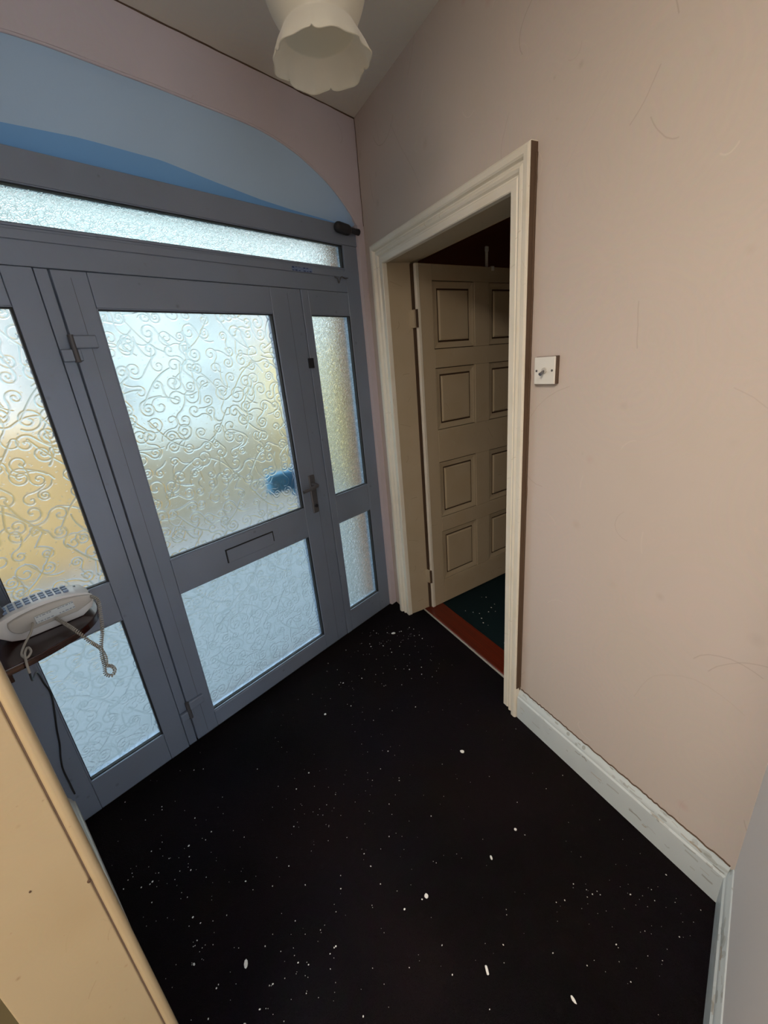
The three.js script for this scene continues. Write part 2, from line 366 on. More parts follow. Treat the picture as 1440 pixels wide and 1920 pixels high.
// right wall with its doorway
{
  const sh = new THREE.Shape(); sh.moveTo(-0.12, 0); sh.lineTo(OPEN0 - 0.03, 0); sh.lineTo(OPEN0 - 0.03, OPENH + 0.03); sh.lineTo(OPEN1 + 0.03, OPENH + 0.03); sh.lineTo(OPEN1 + 0.03, 0); sh.lineTo(K + 0.2, 0); sh.lineTo(K + 0.2, CEIL); sh.lineTo(-0.12, CEIL); sh.closePath();
  const g = new THREE.ExtrudeGeometry(sh, { depth: WT, bevelEnabled: false }); g.translate(0, 0, -WT);
  const w = struct('wall_right', g, M.wall, 'pinkish beige painted wall with hairline scratches and the inner doorway'); w.rotation.y = RY;
  const cr = []; for (let i = 0; i <= 14; i++) cr.push([0.024 + rr(-0.002, 0.002), 2.2 + (CEIL - 2.2) * i / 14, 0.0]);
  part('corner_crack', tube(cr, 0.0022, 60, 5), M.raw, w, 'dark crack in the wall corner');
}
// wall behind on the right (the return that faces the front door)
struct('wall_back', box(-1.30, -0.5, 0, CEIL, 1.828, 1.91), M.wallLit, 'return wall facing the front door, its pink paled to carry the door light');
struct('wall_hall_right', box(-0.72, -0.5, 0, CEIL, 1.93, 3.75), M.hallWall, 'right wall of the hall behind the viewer');
struct('wall_hall_left', box(-3.6, -3.45, 0, CEIL, 0, 3.75), M.hallWall, 'left wall of the hall behind the viewer');
struct('floor_4', box(-3.6, -1.99, -0.05, 0, 0, 1.9), M.oliveFloor, 'olive brown floor left of the partition');
struct('wall_partition', box(-1.966, -1.8725, 0, CEIL, 0.0, 1.092), M.wall, 'thin partition wall left of the front door');
{ // rear of the hall with wide clear garden doors, added unseen to let fill light in
  const X0 = -3.2, X1 = -0.85, XM = (X0 + X1) / 2, Z = 3.6;
  struct('wall_rear', merge([box(-3.6, X0, 0, CEIL, Z, Z + 0.15), box(X1, -0.5, 0, CEIL, Z, Z + 0.15), box(X0, X1, 2.3, CEIL, Z, Z + 0.15)]), M.hallWall, 'rear wall of the hall around the added garden doors');
  const d = thing('window_2', 'added white framed garden doors, unseen, letting fill light into the hall', null, [0, 0, 0], 0, 'structure');
  part('frame', merge([box(X0, X0 + 0.06, 0, 2.3, Z + 0.05, Z + 0.11), box(X1 - 0.06, X1, 0, 2.3, Z + 0.05, Z + 0.11), box(XM - 0.03, XM + 0.03, 0.06, 2.24, Z + 0.05, Z + 0.11), box(X0 + 0.06, X1 - 0.06, 2.24, 2.3, Z + 0.05, Z + 0.11), box(X0 + 0.06, X1 - 0.06, 0, 0.06, Z + 0.05, Z + 0.11)]), M.whitePaint, d);
  part('pane', box(X0 + 0.06, XM - 0.03, 0.06, 2.24, Z + 0.078, Z + 0.082), M.glassClear, d); part('pane', box(XM + 0.03, X1 - 0.06, 0.06, 2.24, Z + 0.078, Z + 0.082), M.glassClear, d);
}
{ // added ceiling panel, unseen behind the viewer, for warm fill light
  RectAreaLightUniformsLib.init();
  const W = 0.8, D = 0.8, c = lin(1, 0.86, 0.72);
  const L = thing('added_fill_panel', 'added warm fill light panel, unseen on the hall ceiling behind the viewer', 'lamp', [-2.6, CEIL, 1.66]);
  part('housing', merge([box(-W / 2 - 0.02, W / 2 + 0.02, -0.03, -0.0005, -D / 2 - 0.02, -D / 2, 0.002), box(-W / 2 - 0.02, W / 2 + 0.02, -0.03, -0.0005, D / 2, D / 2 + 0.02, 0.002), box(-W / 2 - 0.02, -W / 2, -0.03, -0.0005, -D / 2, D / 2, 0.002), box(W / 2, W / 2 + 0.02, -0.03, -0.0005, -D / 2, D / 2, 0.002)]), M.whitePaint, L);
  part('diffuser', box(-W / 2, W / 2, -0.024, -0.004, -D / 2, D / 2), std(0xffffff, 0.6, { emissive: c, emissiveIntensity: 1.5 }), L);
  const a = new THREE.RectAreaLight(c, HALL_FILL, W - 0.02, D - 0.02); a.position.set(0, -0.0265, 0); a.rotation.x = -Math.PI / 2; a.name = 'fill_light'; L.add(a);
}
// dark room beyond the inner door
{
  const far = struct('wall_far', box(-1.0, 3.2, 0, CEIL, -0.15, 0), M.darkWall, 'dark brown wall of the unlit room beyond'); far.position.set(...rw(0, 0, -2.6)); far.rotation.y = RY;
  const side = struct('wall_far_side', box(2.5, 2.65, 0, CEIL, -3.0, -WT), M.darkWall, 'dark side wall of the unlit room beyond'); side.rotation.y = RY;
  struct('wall_far_front', box(0.08, 3.6, 0, CEIL, 0, 0.03), M.darkWall, 'dark front wall of the unlit room beyond');
}

// ───────────────────────── front door set: fixed frame with sidelights and transom, and the door leaf
const U = { f0: 0.053, sr: 0.148, sl: 0.411, dr: 0.515, pr: 0.626, pl: 1.309, dl: 1.407, lr: 1.524, ll: 1.794, fl: 1.872 };
const Y = { top: 2.193, tt: 2.108, tb: 1.998, dt: 1.893, pt: 1.789, st: 0.872, pb: 0.870, su: 0.718, sb: 0.137, lb: 0.090 };
const FD = -0.055;                                           // depth of the frame profiles
function paneSet(parent, u0, u1, y0, y1, mat, label) {       // obscured pane, its beads and the dark gasket lines
  const x0 = -u1, x1 = -u0;
  const g = new THREE.BoxGeometry(x1 - x0 + 0.012, y1 - y0 + 0.012, 0.006, 1, 1, 1); g.translate((x0 + x1) / 2, (y0 + y1) / 2, -0.027); metreUV(g);
  part('pane', g, mat, parent, label);
  const b = 0.013;
  part('glazing_bead', merge([box(x0 - 0.0005, x0 + 0.004, y0, y1, -0.022, 0.0015, 0.001), box(x0, x1, y1 - 0.003, y1 + 0.0005, -0.022, 0.0015, 0.001), box(x0, x1, y0 - 0.0005, y0 + 0.007, -0.022, 0.002, 0.0015)]), M.alu, parent);
  part('gasket', merge([box(x1 - 0.006, x1 + 0.0005, y0, y1, -0.0225, -0.003, 0.001), box(x0, x1, y0 + 0.007, y0 + 0.0105, -0.0225, -0.006, 0.001), box(x0, x1, y1 - 0.006, y1 - 0.003, -0.0225, -0.004, 0.001), box(x0 + 0.004, x0 + 0.0065, y0, y1, -0.0225, -0.006, 0.001)]), M.gasket, parent);
}
{
  const f = thing('window_1', 'grey aluminium front door frame with two sidelights and a transom light', null, [0, 0, 0], 0, 'structure');
  const post = (u0, u1, y0, y1, z1 = 0) => box(-u1, -u0, y0, y1, FD, z1, 0.0025);
  part('frame_head', post(U.f0, U.fl, Y.tt, Y.top, 0.004), M.alu, f);
  part('frame_jamb', post(U.f0, U.sr, 0, Y.tt - 0.0005), M.alu, f);
  part('frame_jamb', post(U.ll, U.fl, 0, Y.tt - 0.0005), M.alu, f);
  part('transom_bar', post(U.sr + 0.0005, 1.74, Y.dt + 0.003, Y.tb), M.alu, f);
  // transom bar lip
  part('transom_lip', box(-1.74, -U.sr, Y.tb - 0.035, Y.tb - 0.008, -0.002, 0.006, 0.003), M.alu, f);
  part('mullion', post(U.sl, 0.452, 0, Y.dt + 0.002), M.alu, f); part('mullion', post(0.4545, U.dr - 0.002, 0, Y.dt + 0.002, -0.003), M.alu, f);
  part('mullion', post(U.dl + 0.002, 1.444, 0, Y.dt + 0.002, -0.003), M.alu, f); part('mullion', post(1.4465, U.lr, 0, Y.dt + 0.002), M.alu, f);
  for (const [a, b] of [[U.sr, U.sl], [U.lr, U.ll]]) {
    part('sidelight_head', post(a + 0.0005, b - 0.0005, Y.pt, Y.dt + 0.002, -0.001), M.alu, f);
    part('sidelight_rail', post(a + 0.0005, b - 0.0005, Y.su, Y.st, -0.001), M.alu, f);
    part('sidelight_sill', post(a + 0.0005, b - 0.0005, 0, Y.sb, -0.001), M.alu, f);
  }
  part('frame_jamb', post(1.7405, U.ll - 0.0005, Y.dt + 0.003, Y.tt - 0.0005, -0.001), M.alu, f);
  paneSet(f, U.sr, U.sl, Y.st, Y.pt, M.glassStipple, 'narrow right sidelight pane of stippled glass');
  paneSet(f, U.sr, U.sl, Y.sb, Y.su, M.glassStipple, 'low right sidelight pane of stippled glass');
  paneSet(f, U.lr, U.ll, Y.st, Y.pt, M.glassScroll, 'tall left sidelight pane of scroll patterned glass');
  paneSet(f, U.lr, U.ll, Y.sb, Y.su, M.glassFaint, 'low left sidelight pane of scroll patterned glass');
  paneSet(f, U.sr + 0.008, 1.739, Y.tb, Y.tt, M.glassStipple, 'long transom pane of stippled glass');
  part('strike_plate', box(-0.467, -0.435, 1.549, 1.595, -0.001, 0.006, 0.002), M.black, f, 'small black keeper on the right mullion');
  part('sill', box(-U.fl, -U.f0, -0.03, 0.0, -0.2, 0.0), M.aluDark, f);

  const d = thing('door_1', 'grey aluminium front door with two scroll patterned glass panes and a letterbox', null, [0, 0, 0], 0, 'structure');
  const a = U.dr + 0.0015, b = U.dl - 0.0015, t = Y.dt, z1 = 0.004;
  const m = (u0, u1, y0, y1) => box(-u1, -u0, y0, y1, FD + 0.002, z1, 0.003);
  part('stile', m(a, U.pr, 0.006, t), M.alu, d); part('stile', m(U.pl, b, 0.006, t), M.alu, d);
  part('top_rail', m(U.pr + 0.0004, U.pl - 0.0004, Y.pt, t), M.alu, d);
  part('mid_rail', m(U.pr + 0.0004, U.pl - 0.0004, Y.su, Y.pb), M.alu, d);
  part('bottom_rail', m(U.pr + 0.0004, U.pl - 0.0004, 0.006, Y.lb), M.alu, d);
  // fine groove along the stiles
  for (const u of [a + 0.018, b - 0.05]) part('groove', box(-u - 0.0012, -u, 0.02, t - 0.02, 0.003, 0.0046), M.aluDark, d);
  paneSet(d, U.pr, U.pl, Y.pb, Y.pt, M.glassScroll, 'large upper door pane of scroll patterned glass');
  paneSet(d, U.pr, U.pl, Y.lb, Y.su, M.glassFaint, 'lower door pane of scroll patterned glass');
  const lp = part('letterbox', box(-1.078, -0.836, 0.760, 0.824, 0.002, 0.0075, 0.003), M.alu, d, 'grey letterbox with dark upper lip');
  part('flap_gap', merge([box(-1.083, -0.834, 0.822, 0.8265, 0.002, 0.0105, 0.001), box(-1.083, -1.078, 0.762, 0.8265, 0.002, 0.0095, 0.001), box(-0.838, -0.834, 0.775, 0.8265, 0.002, 0.009, 0.001)]), M.gasket, lp);
  // two butt hinges on the left edge
  for (const [y, k] of [[1.668, 1], [0.185, 1]]) {
    const h = part('hinge', box(-1.410, -1.338, y, y + 0.039, 0.002, 0.019, 0.004), M.alu, d);
    part('hinge_leaf', box(-1.446, -1.391, y - 0.038, y - 0.001, -0.002, 0.016, 0.004), M.alu, h);
    const pin = new THREE.CylinderGeometry(0.0085, 0.0085, 0.082, 16); pin.translate(-1.408, y + 0.0, 0.013); part('hinge_pin', pin, M.aluDark, h);
  }
  // lever handle
  const hd = part('handle_plate', box(-0.577, -0.540, 0.832, 1.036, 0.002, 0.012, 0.006), M.chrome, d, 'dark metal lever handle plate');
  const boss = new THREE.CylinderGeometry(0.011, 0.013, 0.04, 18); boss.rotateX(Math.PI / 2); boss.translate(-0.558, 0.985, 0.03);
  part('lever', merge([boss, tube([[-0.558, 0.985, 0.048], [-0.575, 0.985, 0.054], [-0.60, 0.981, 0.055], [-0.652, 0.976, 0.054]], 0.0085, 24, 10)]), M.chrome, hd);
  const cyl = new THREE.CylinderGeometry(0.009, 0.009, 0.012, 16); cyl.rotateX(Math.PI / 2); cyl.translate(-0.558, 0.872, 0.014); part('key_cylinder', cyl, M.black, hd);
  // outside pull handle, blue, close behind the glass
  part('outer_handle', merge([box(-0.735, -0.60, 0.965, 1.065, -0.15, -0.09, 0.015), box(-0.60, -0.575, 0.93, 1.07, -0.13, FD)]), M.blueGate, d, 'blue handle outside, blurred through the glass');
}
// small things on the frame
{
  const g = new THREE.CapsuleGeometry(0.025, 0.055, 6, 14); g.rotateZ(Math.PI / 2 - 0.08); g.scale(1, 0.95, 0.9);
  const c = thing('cable_gland', 'small black plastic fitting at the top right corner of the door frame', 'fitting', [-0.158, 2.170, 0.022]);
  part('body', g, M.black, c); const n = new THREE.CylinderGeometry(0.009, 0.015, 0.07, 12); n.rotateZ(Math.PI / 2 - 0.05); n.translate(0.072, 0.0, 0.0); part('nozzle', n, M.black, c);
  const lab = canvasTex(256, 40, (q, w, h) => { q.fillStyle = 'rgb(120,140,178)'; q.fillRect(0, 0, w, h); q.fillStyle = 'rgb(44,62,112)'; for (let i = 0; i < 6; i++) { q.fillRect(14 + i * 38, 8 + (i % 2) * 4, 26, 22 - (i % 3) * 5); } blotches(q, w, h, 40, 3, 12, ['150,165,200', '50,70,120'], 0.5); }, true, 0.116, 0.017);
  const s = tag(part('sticker', metreUV(new RoundedBoxGeometry(0.116, 0.017, 0.001, 2, 0.0004)), std(0xffffff, 0.5, { map: lab }), scene), 'faded blue sticker on the transom bar above the door', 'sticker');
  s.position.set(-0.431, 1.975, 0.0067);
  const w = tag(part('wire_clip', tube([[-0.14, 1.962, 0.004], [-0.165, 1.957, 0.009], [-0.185, 1.964, 0.006], [-0.2, 1.952, 0.01], [-0.208, 1.935, 0.005], [-0.218, 1.953, 0.008], [-0.232, 1.96, 0.004]], 0.0025, 50, 6), M.aluDark, scene), 'thin bent wire clip under the right end of the transom pane', 'clip');
}

// ───────────────────────── inner doorway: architrave, lining, threshold
{
  const f = thing('trim_1', 'cream painted moulded architrave and lining of the inner doorway', null, [0, 0, 0], RY, 'structure');
  // profile across the moulding: [distance out from the opening, height off the wall]
  const prof = [[0.0, -0.012], [0.0, 0.010], [0.003, 0.013], [0.026, 0.013], [0.029, 0.010], [0.033, 0.010], [0.038, 0.017], [0.045, 0.021], [0.052, 0.018], [0.056, 0.014], [0.060, 0.016], [0.064, 0.026], [0.069, 0.030], [0.084, 0.031], [0.089, 0.029], [0.092, 0.024], [0.092, -0.012]];
  const L = (dir, base) => { const edge = dir < 0 ? OPEN0 : OPEN1; return loft([prof.map(([a, p]) => [edge + dir * (a - 0.004), base, p]), prof.map(([a, p]) => [edge + dir * (a - 0.004), OPENH + a - 0.004, p])], 0.35); };
  part('architrave', flip(L(-1, 0)), M.cream, f); part('architrave', L(1, 0), M.cream, f);
  part('architrave', loft([prof.map(([a, p]) => [OPEN0 - (a - 0.004), OPENH + a - 0.004, p]), prof.map(([a, p]) => [OPEN1 + (a - 0.004), OPENH + a - 0.004, p])], 0.35), M.cream, f);
  part('jamb_lining', box(OPEN0 - 0.03, OPEN0, 0, OPENH + 0.03, -0.148, 0.0, 0.0015), M.creamDoor, f);
  part('jamb_lining', box(OPEN0 - 0.03, OPEN0 - 0.011, 0, OPENH + 0.03, -WT - 0.012, -0.148), M.creamDoor, f);
  part('jamb_lining', box(OPEN1, OPEN1 + 0.03, 0, OPENH + 0.03, -0.148, 0.0, 0.0015), M.creamDoor, f);
  part('jamb_lining', box(OPEN1 + 0.011, OPEN1 + 0.03, 0, OPENH + 0.03, -WT - 0.012, -0.148), M.creamDoor, f);
  part('head_lining', box(OPEN0 + 0.0005, OPEN1 - 0.0005, OPENH, OPENH + 0.03, -0.148, 0.0, 0.0015), M.creamDoor, f);
  part('head_lining', box(OPEN0 - 0.011, OPEN1 + 0.011, OPENH + 0.011, OPENH + 0.03, -WT - 0.012, -0.148), M.creamDoor, f);
  // bare dirty strip down the outer edge of the right architrave, paint gone, with its shadow put into the brown
  const strip = []; for (let i = 0; i <= 60; i++) strip.push([OPEN1 + 0.0895 + 0.0012 * rnd(), 0.15 + (OPENH + 0.06 - 0.15) * i / 60, 0.006 + rr(-0.002, 0.002)]);
  part('dirty_shaded_edge', merge([box(OPEN1 + 0.088, OPEN1 + 0.0895, 0.16, OPENH + 0.085, 0.0, 0.026), tube(strip, 0.0035, 160, 5)]), M.raw, f, 'bare dirty edge of the architrave with shadow put into its brown');
  const t = thing('threshold_strip', 'red-brown varnished wooden threshold in the inner doorway with a pale front edge', 'threshold', [0, 0, 0], RY);
  part('board', box(OPEN0 + 0.004, OPEN1 - 0.004, -0.04, 0.010, -0.24, -0.108, 0.004), M.red, t);
  part('gripper_edge', box(OPEN0 + 0.004, OPEN1 - 0.004, -0.02, 0.007, -0.108, -0.100, 0.002), M.cordGrey, t, 'pale chipped front edge');
}
function flip(g) { // reverse the winding of a mirrored piece
  const p = g.attributes.position; for (const k of Object.keys(g.attributes)) { const a = g.attributes[k], n = a.itemSize; for (let i = 0; i < p.count; i += 3) for (let c = 0; c < n; c++) { const t = a.array[(i + 1) * n + c]; a.array[(i + 1) * n + c] = a.array[(i + 2) * n + c]; a.array[(i + 2) * n + c] = t; } }
  g.computeVertexNormals(); return metreUV(toCreasedNormals(g, 0.35));
}

// ───────────────────────── panelled inner door, open into the dark room
{
  const d = thing('door_2', 'cream eight-panel wooden inner door standing open into the dark room', null, [0.068, 0, 0.284], -15.3 * Math.PI / 180, 'structure');
  part('edge_bead', box(-0.0125, 0.009, 0.012, 1.994, -0.036, 0.004, 0.004), M.cream, d);
  part('edge_gap', box(-0.019, -0.013, 0.012, 1.994, -0.036, -0.012), M.grime, d);
  const X = [0.0095, 0.094, 0.395, 0.510, 0.805, 0.90], R = [[0.180, 0.520], [0.615, 0.963], [1.153, 1.491], [1.588, 1.919]];
  const B = (x0, x1, y0, y1) => box(x0, x1, y0, y1, -0.036, 0, 0.002);
  part('stile', B(X[0], X[1], 0.012, 1.994), M.creamDoor, d); part('stile', B(X[4], X[5], 0.012, 1.994), M.creamDoor, d);
  for (const [y0, y1] of [[0.012, 0.180], [0.520, 0.615], [0.963, 1.153], [1.491, 1.588], [1.919, 1.994]]) part('rail', B(X[1] + 0.0004, X[4] - 0.0004, y0, y1), M.creamDoor, d);
  for (const [y0, y1] of R) part('muntin', B(X[2], X[3], y0 + 0.0004, y1 - 0.0004), M.creamDoor, d);
  for (const [y0, y1] of R) for (const [x0, x1] of [[X[1], X[2]], [X[3], X[4]]]) {
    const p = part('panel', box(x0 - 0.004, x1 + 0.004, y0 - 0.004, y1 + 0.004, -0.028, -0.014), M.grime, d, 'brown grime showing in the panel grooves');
    const ring = (a, z) => [[x0 + a, y0 + a, z], [x1 - a, y0 + a, z], [x1 - a, y1 - a, z], [x0 + a, y1 - a, z]];
    // moulding: slopes down from the frame to the groove
    const mo = []; const prof = [[0.004, -0.0145], [0.004, -0.003], [0.009, -0.0035], [0.020, -0.008], [0.034, -0.0105], [0.034, -0.0145]];
    mo.push(frameSweep(prof.map(([a, z]) => ring(a, z))));
    part('moulding', mo[0], M.creamDoor, p);
    part('field', loft([ring(0.0435, -0.0145), ring(0.0435, -0.0075), ring(0.050, -0.004)].map((q) => q), 0.2), M.creamDoor, p);
  }
  for (const y of [1.70, 0.20]) {
    const h = part('hinge', box(-0.030, -0.0125, y, y + 0.085, -0.034, -0.004, 0.001), M.creamDoor, d);
    const k = new THREE.CylinderGeometry(0.0065, 0.0065, 0.085, 12); k.translate(-0.018, y + 0.0425, 0.004); part('knuckle', k, M.grime, h);
  }
  const hk = thing('over_door_hook', 'white plastic hook hanging over the top edge of the inner door', 'hook', [0.068, 0, 0.284], -15.3 * Math.PI / 180);
  part('stem', box(0.527, 0.547, 1.955, 2.085, -0.047, -0.041, 0.002), M.whitePaint, hk); part('clip', merge([box(0.527, 0.547, 1.9945, 1.998, -0.046, 0.004, 0.001), box(0.527, 0.547, 1.975, 1.9975, 0.001, 0.004, 0.001)]), M.whitePaint, hk);
  part('finger', box(0.525, 0.549, 2.078, 2.106, -0.050, -0.036, 0.006), M.whitePaint, hk);
}
function frameSweep(rings) { // rings of four corners joined one to the next, closed
  const pos = [], tri = (a, b, c) => pos.push(...a, ...b, ...c);
  for (let i = 0; i < rings.length; i++) { const p = rings[i], q = rings[(i + 1) % rings.length]; for (let j = 0; j < 4; j++) { const k = (j + 1) % 4; tri(p[j], p[k], q[k]); tri(p[j], q[k], q[j]); } }
  let g = new THREE.BufferGeometry(); g.setAttribute('position', new THREE.Float32BufferAttribute(pos, 3)); g.computeVertexNormals(); return metreUV(toCreasedNormals(g, 0.3));
}

// ───────────────────────── skirting boards
{
  const prof = [[0, 0], [0.019, 0], [0.019, 0.105], [0.0185, 0.112], [0.014, 0.118], [0.013, 0.126], [0.010, 0.134], [0.006, 0.141], [0.004, 0.146], [0, 0.147]];
  const b = struct('baseboard_right', flip(loft([prof.map(([p, y]) => [OPEN1 + 0.089, y, p]), prof.map(([p, y]) => [K - 0.004, y, p])], 0.3)), M.skirt, 'scuffed white skirting board along the pink wall'); b.rotation.y = RY;
  const gap = []; for (let i = 0; i <= 90; i++) gap.push([OPEN1 + 0.095 + (K - OPEN1 - 0.1) * i / 90, 0.1485 + rr(-0.0015, 0.0035), 0.0015]);
  part('plaster_gap', tube(gap, 0.0026, 240, 5), M.raw, b, 'dark crumbling gap between the wall plaster and the skirting');
  struct('baseboard_back', loft([prof.map(([p, y]) => [-0.70, y, 1.829 - p]), prof.map(([p, y]) => [-1.30, y, 1.829 - p])], 0.3), M.skirt, 'worn white skirting board on the return wall');
  struct('baseboard_left', loft([prof.map(([p, y]) => [-1.8725 + p, y, 0.002]), prof.map(([p, y]) => [-1.8725 + p, y, 1.09])], 0.3), M.whitePaint, 'white skirting board end beside the front door frame');
}

// ───────────────────────── cream board facing the end of the partition
{
  const t = thing('trim_2', 'cream painted timber board facing the end of the left partition', null, [0, 0, 0], 0, 'structure');
  part('board', box(-1.962, -1.8515, 0, CEIL, 1.0925, 1.112, 0.002), M.board, t);
  part('bead', box(-1.8500, -1.8365, 0, CEIL, 1.0925, 1.115, 0.006), M.board, t);
  part('groove', box(-1.8520, -1.8495, 0, CEIL, 1.0925, 1.1105), M.raw, t);
  for (const [x, y, r] of [[-1.8525, 0.931, 0.0022], [-1.8535, 0.53, 0.002], [-1.9, 0.98, 0.0012], [-1.915, 1.06, 0.001]]) { const g = new THREE.SphereGeometry(r, 10, 8); g.scale(1, 1.3, 0.5); g.translate(x, y, 1.1125); part('nail', g, M.grime, t); }
}

// ───────────────────────── telephone shelf and telephone
{
  const s = thing('corner_shelf', 'dark polished mahogany corner shelf with a rounded front beside the left sidelight', 'shelf', [0, 0, 0]);
  const sh = new THREE.Shape(); sh.moveTo(-1.867, -0.06); sh.lineTo(-1.617, -0.06); sh.lineTo(-1.617, -0.225);
  sh.bezierCurveTo(-1.622, -0.30, -1.655, -0.345, -1.70, -0.368); sh.bezierCurveTo(-1.75, -0.39, -1.80, -0.402, -1.867, -0.405); sh.closePath();
  const g = new THREE.ExtrudeGeometry(sh, { depth: 0.014, bevelEnabled: true, bevelSize: 0.003, bevelThickness: 0.003, bevelSegments: 2, curveSegments: 20 }); g.rotateX(-Math.PI / 2); g.translate(0, 0.903, 0);
  part('top', g, M.mahogany, s);
  part('bracket', box(-1.867, -1.849, 0.86, 0.8995, 0.07, 0.37, 0.003), M.mahogany, s);

  const p = thing('telephone', 'white corded desk telephone lying on the dark corner shelf', 'telephone', [0, 0, 0]);
  // side outline of the case on the face turned to the room
  const o = [[-1.846, 0.953], [-1.822, 0.928], [-1.801, 0.9205], [-1.663, 0.9205], [-1.638, 0.936], [-1.630, 0.952], [-1.629, 0.966], [-1.639, 0.979], [-1.66, 0.988], [-1.70, 0.997], [-1.741, 1.001], [-1.80, 0.996], [-1.835, 0.986], [-1.847, 0.972]];
  const cs = new THREE.Shape(); o.forEach(([x, y], i) => (i ? cs.lineTo(x, y) : cs.moveTo(x, y)));
  const cg = new THREE.ExtrudeGeometry(cs, { depth: 0.075, bevelEnabled: true, bevelSize: 0.004, bevelThickness: 0.006, bevelSegments: 3 }); cg.translate(0, 0.004, 0.205);
  part('case', toCreasedNormals(cg, 0.6), M.plastic, p);
  // handset lying against the face: a bowed bar with two ends
  const hs = new THREE.Shape(); hs.moveTo(-1.815, 0.978); hs.bezierCurveTo(-1.77, 0.996, -1.69, 0.995, -1.636, 0.972); hs.lineTo(-1.634, 0.958); hs.bezierCurveTo(-1.65, 0.950, -1.66, 0.948, -1.672, 0.9435); hs.lineTo(-1.80, 0.9435); hs.bezierCurveTo(-1.814, 0.95, -1.82, 0.962, -1.815, 0.978);
  const hg = new THREE.ExtrudeGeometry(hs, { depth: 0.008, bevelEnabled: true, bevelSize: 0.003, bevelThickness: 0.003, bevelSegments: 3 }); hg.translate(0, 0.004, 0.285);
  const face = part('back_panel', toCreasedNormals(hg, 0.6), M.plasticShade, p);
  const lab = canvasTex(256, 64, (q, w, h) => { q.fillStyle = 'rgb(214,226,232)'; q.fillRect(0, 0, w, h); q.fillStyle = 'rgba(110,124,150,0.75)'; for (let r = 0; r < 3; r++) for (let x = 22; x < w - 30;) { const l = rr(6, 22); q.fillRect(x, 14 + r * 14, l, 6); x += l + rr(4, 9); } }, true, 0.09, 0.026);
  const lg = metreUV(new RoundedBoxGeometry(0.09, 0.022, 0.003, 2, 0.0012)); const lm = part('label_plate', lg, std(0xffffff, 0.5, { map: lab }), face, 'pale blue-white rating label with faint print'); lm.position.set(-1.720, 0.969, 0.2985); lm.rotation.z = 0.04;
  // keys along the sloping top
  const kg = new RoundedBoxGeometry(0.0125, 0.006, 0.011, 2, 0.002), dotG = new THREE.CylinderGeometry(0.0035, 0.0035, 0.005, 12);
  for (let r = 0; r < 3; r++) for (let i = 0; i < 9; i++) {
    const x = -1.815 + i * 0.0172, y = 1.0085 - Math.pow(Math.abs(x + 1.745) / 0.11, 2) * 0.014;
    const k = part('key', kg, M.key, p); k.position.set(x, y, 0.222 + r * 0.019); k.rotation.z = -(x + 1.745) * 1.6;
  }
  for (const [x, z] of [[-1.652, 0.222], [-1.640, 0.245], [-1.630, 0.268]]) { const k = part('plunger', dotG, M.black, p); k.position.set(x, 0.9915 - (x + 1.652) * 0.7, z); }
  // handset in its cradle at the left, dark blue-grey, ear piece turned up
  const ear = new THREE.CylinderGeometry(0.022, 0.026, 0.03, 24); ear.translate(-1.838, 1.014, 0.25);
  part('earpiece', ear, M.aluDark, p, 'dark grey earpiece at the left end');

  const coil = (pts, r, turns, R) => { // coiled lead along a path
    const c = new THREE.CatmullRomCurve3(pts.map((q) => new THREE.Vector3(...q))), out = [], n = turns * 10;
    const fr = c.computeFrenetFrames(n, false);
    for (let i = 0; i <= n; i++) { const q = c.getPointAt(i / n), a = i / 10 * Math.PI * 2; out.push(q.addScaledVector(fr.normals[i], Math.cos(a) * R).addScaledVector(fr.binormals[i], Math.sin(a) * R)); }
    return new THREE.TubeGeometry(new THREE.CatmullRomCurve3(out), n * 2, r, 6, false);
  };
  const z = 0.40;
  tag(part('handset_cord', coil([[-1.724, 0.953, 0.300], [-1.712, 0.942, 0.34], [-1.700, 0.930, 0.385], [-1.684, 0.895, 0.405], [-1.668, 0.860, z], [-1.664, 0.828, z + 0.004], [-1.668, 0.803, z + 0.004], [-1.658, 0.792, z], [-1.654, 0.774, z], [-1.666, 0.763, z], [-1.677, 0.778, z], [-1.672, 0.800, z - 0.004], [-1.670, 0.829, z - 0.005], [-1.662, 0.860, z - 0.01], [-1.646, 0.898, z - 0.02], [-1.632, 0.935, 0.35], [-1.623, 0.966, 0.32], [-1.632, 0.972, 0.29]], 0.0016, 95, 0.0036), M.cordGrey, scene), 'grey coiled handset cord looping down over the edge of the corner shelf', 'cord');
  tag(part('line_cord', tube([[-1.772, 0.964, 0.30], [-1.783, 0.955, 0.33], [-1.808, 0.938, 0.36], [-1.818, 0.929, 0.385], [-1.812, 0.924, 0.40], [-1.800, 0.930, 0.39], [-1.802, 0.936, 0.37], [-1.811, 0.932, 0.385], [-1.816, 0.92, 0.41], [-1.819, 0.89, 0.417]], 0.0028, 90, 8), M.cordGrey, scene), 'thin grey line cord leaving the telephone at the left', 'cord');
  tag(part('hanging_cable', tube([[-1.819, 0.889, 0.417], [-1.82, 0.84, 0.36], [-1.815, 0.76, 0.2], [-1.801, 0.69, 0.05], [-1.797, 0.62, 0.006], [-1.792, 0.575, 0.005], [-1.803, 0.50, 0.005], [-1.817, 0.43, 0.006], [-1.826, 0.37, 0.006], [-1.838, 0.32, 0.006], [-1.846, 0.27, 0.006], [-1.846, 0.2, 0.012], [-1.846, 0.155, 0.02]], 0.0026, 120, 8), M.cordBlack, scene), 'thin black cable hanging from the shelf down the left frame post', 'cable');
}

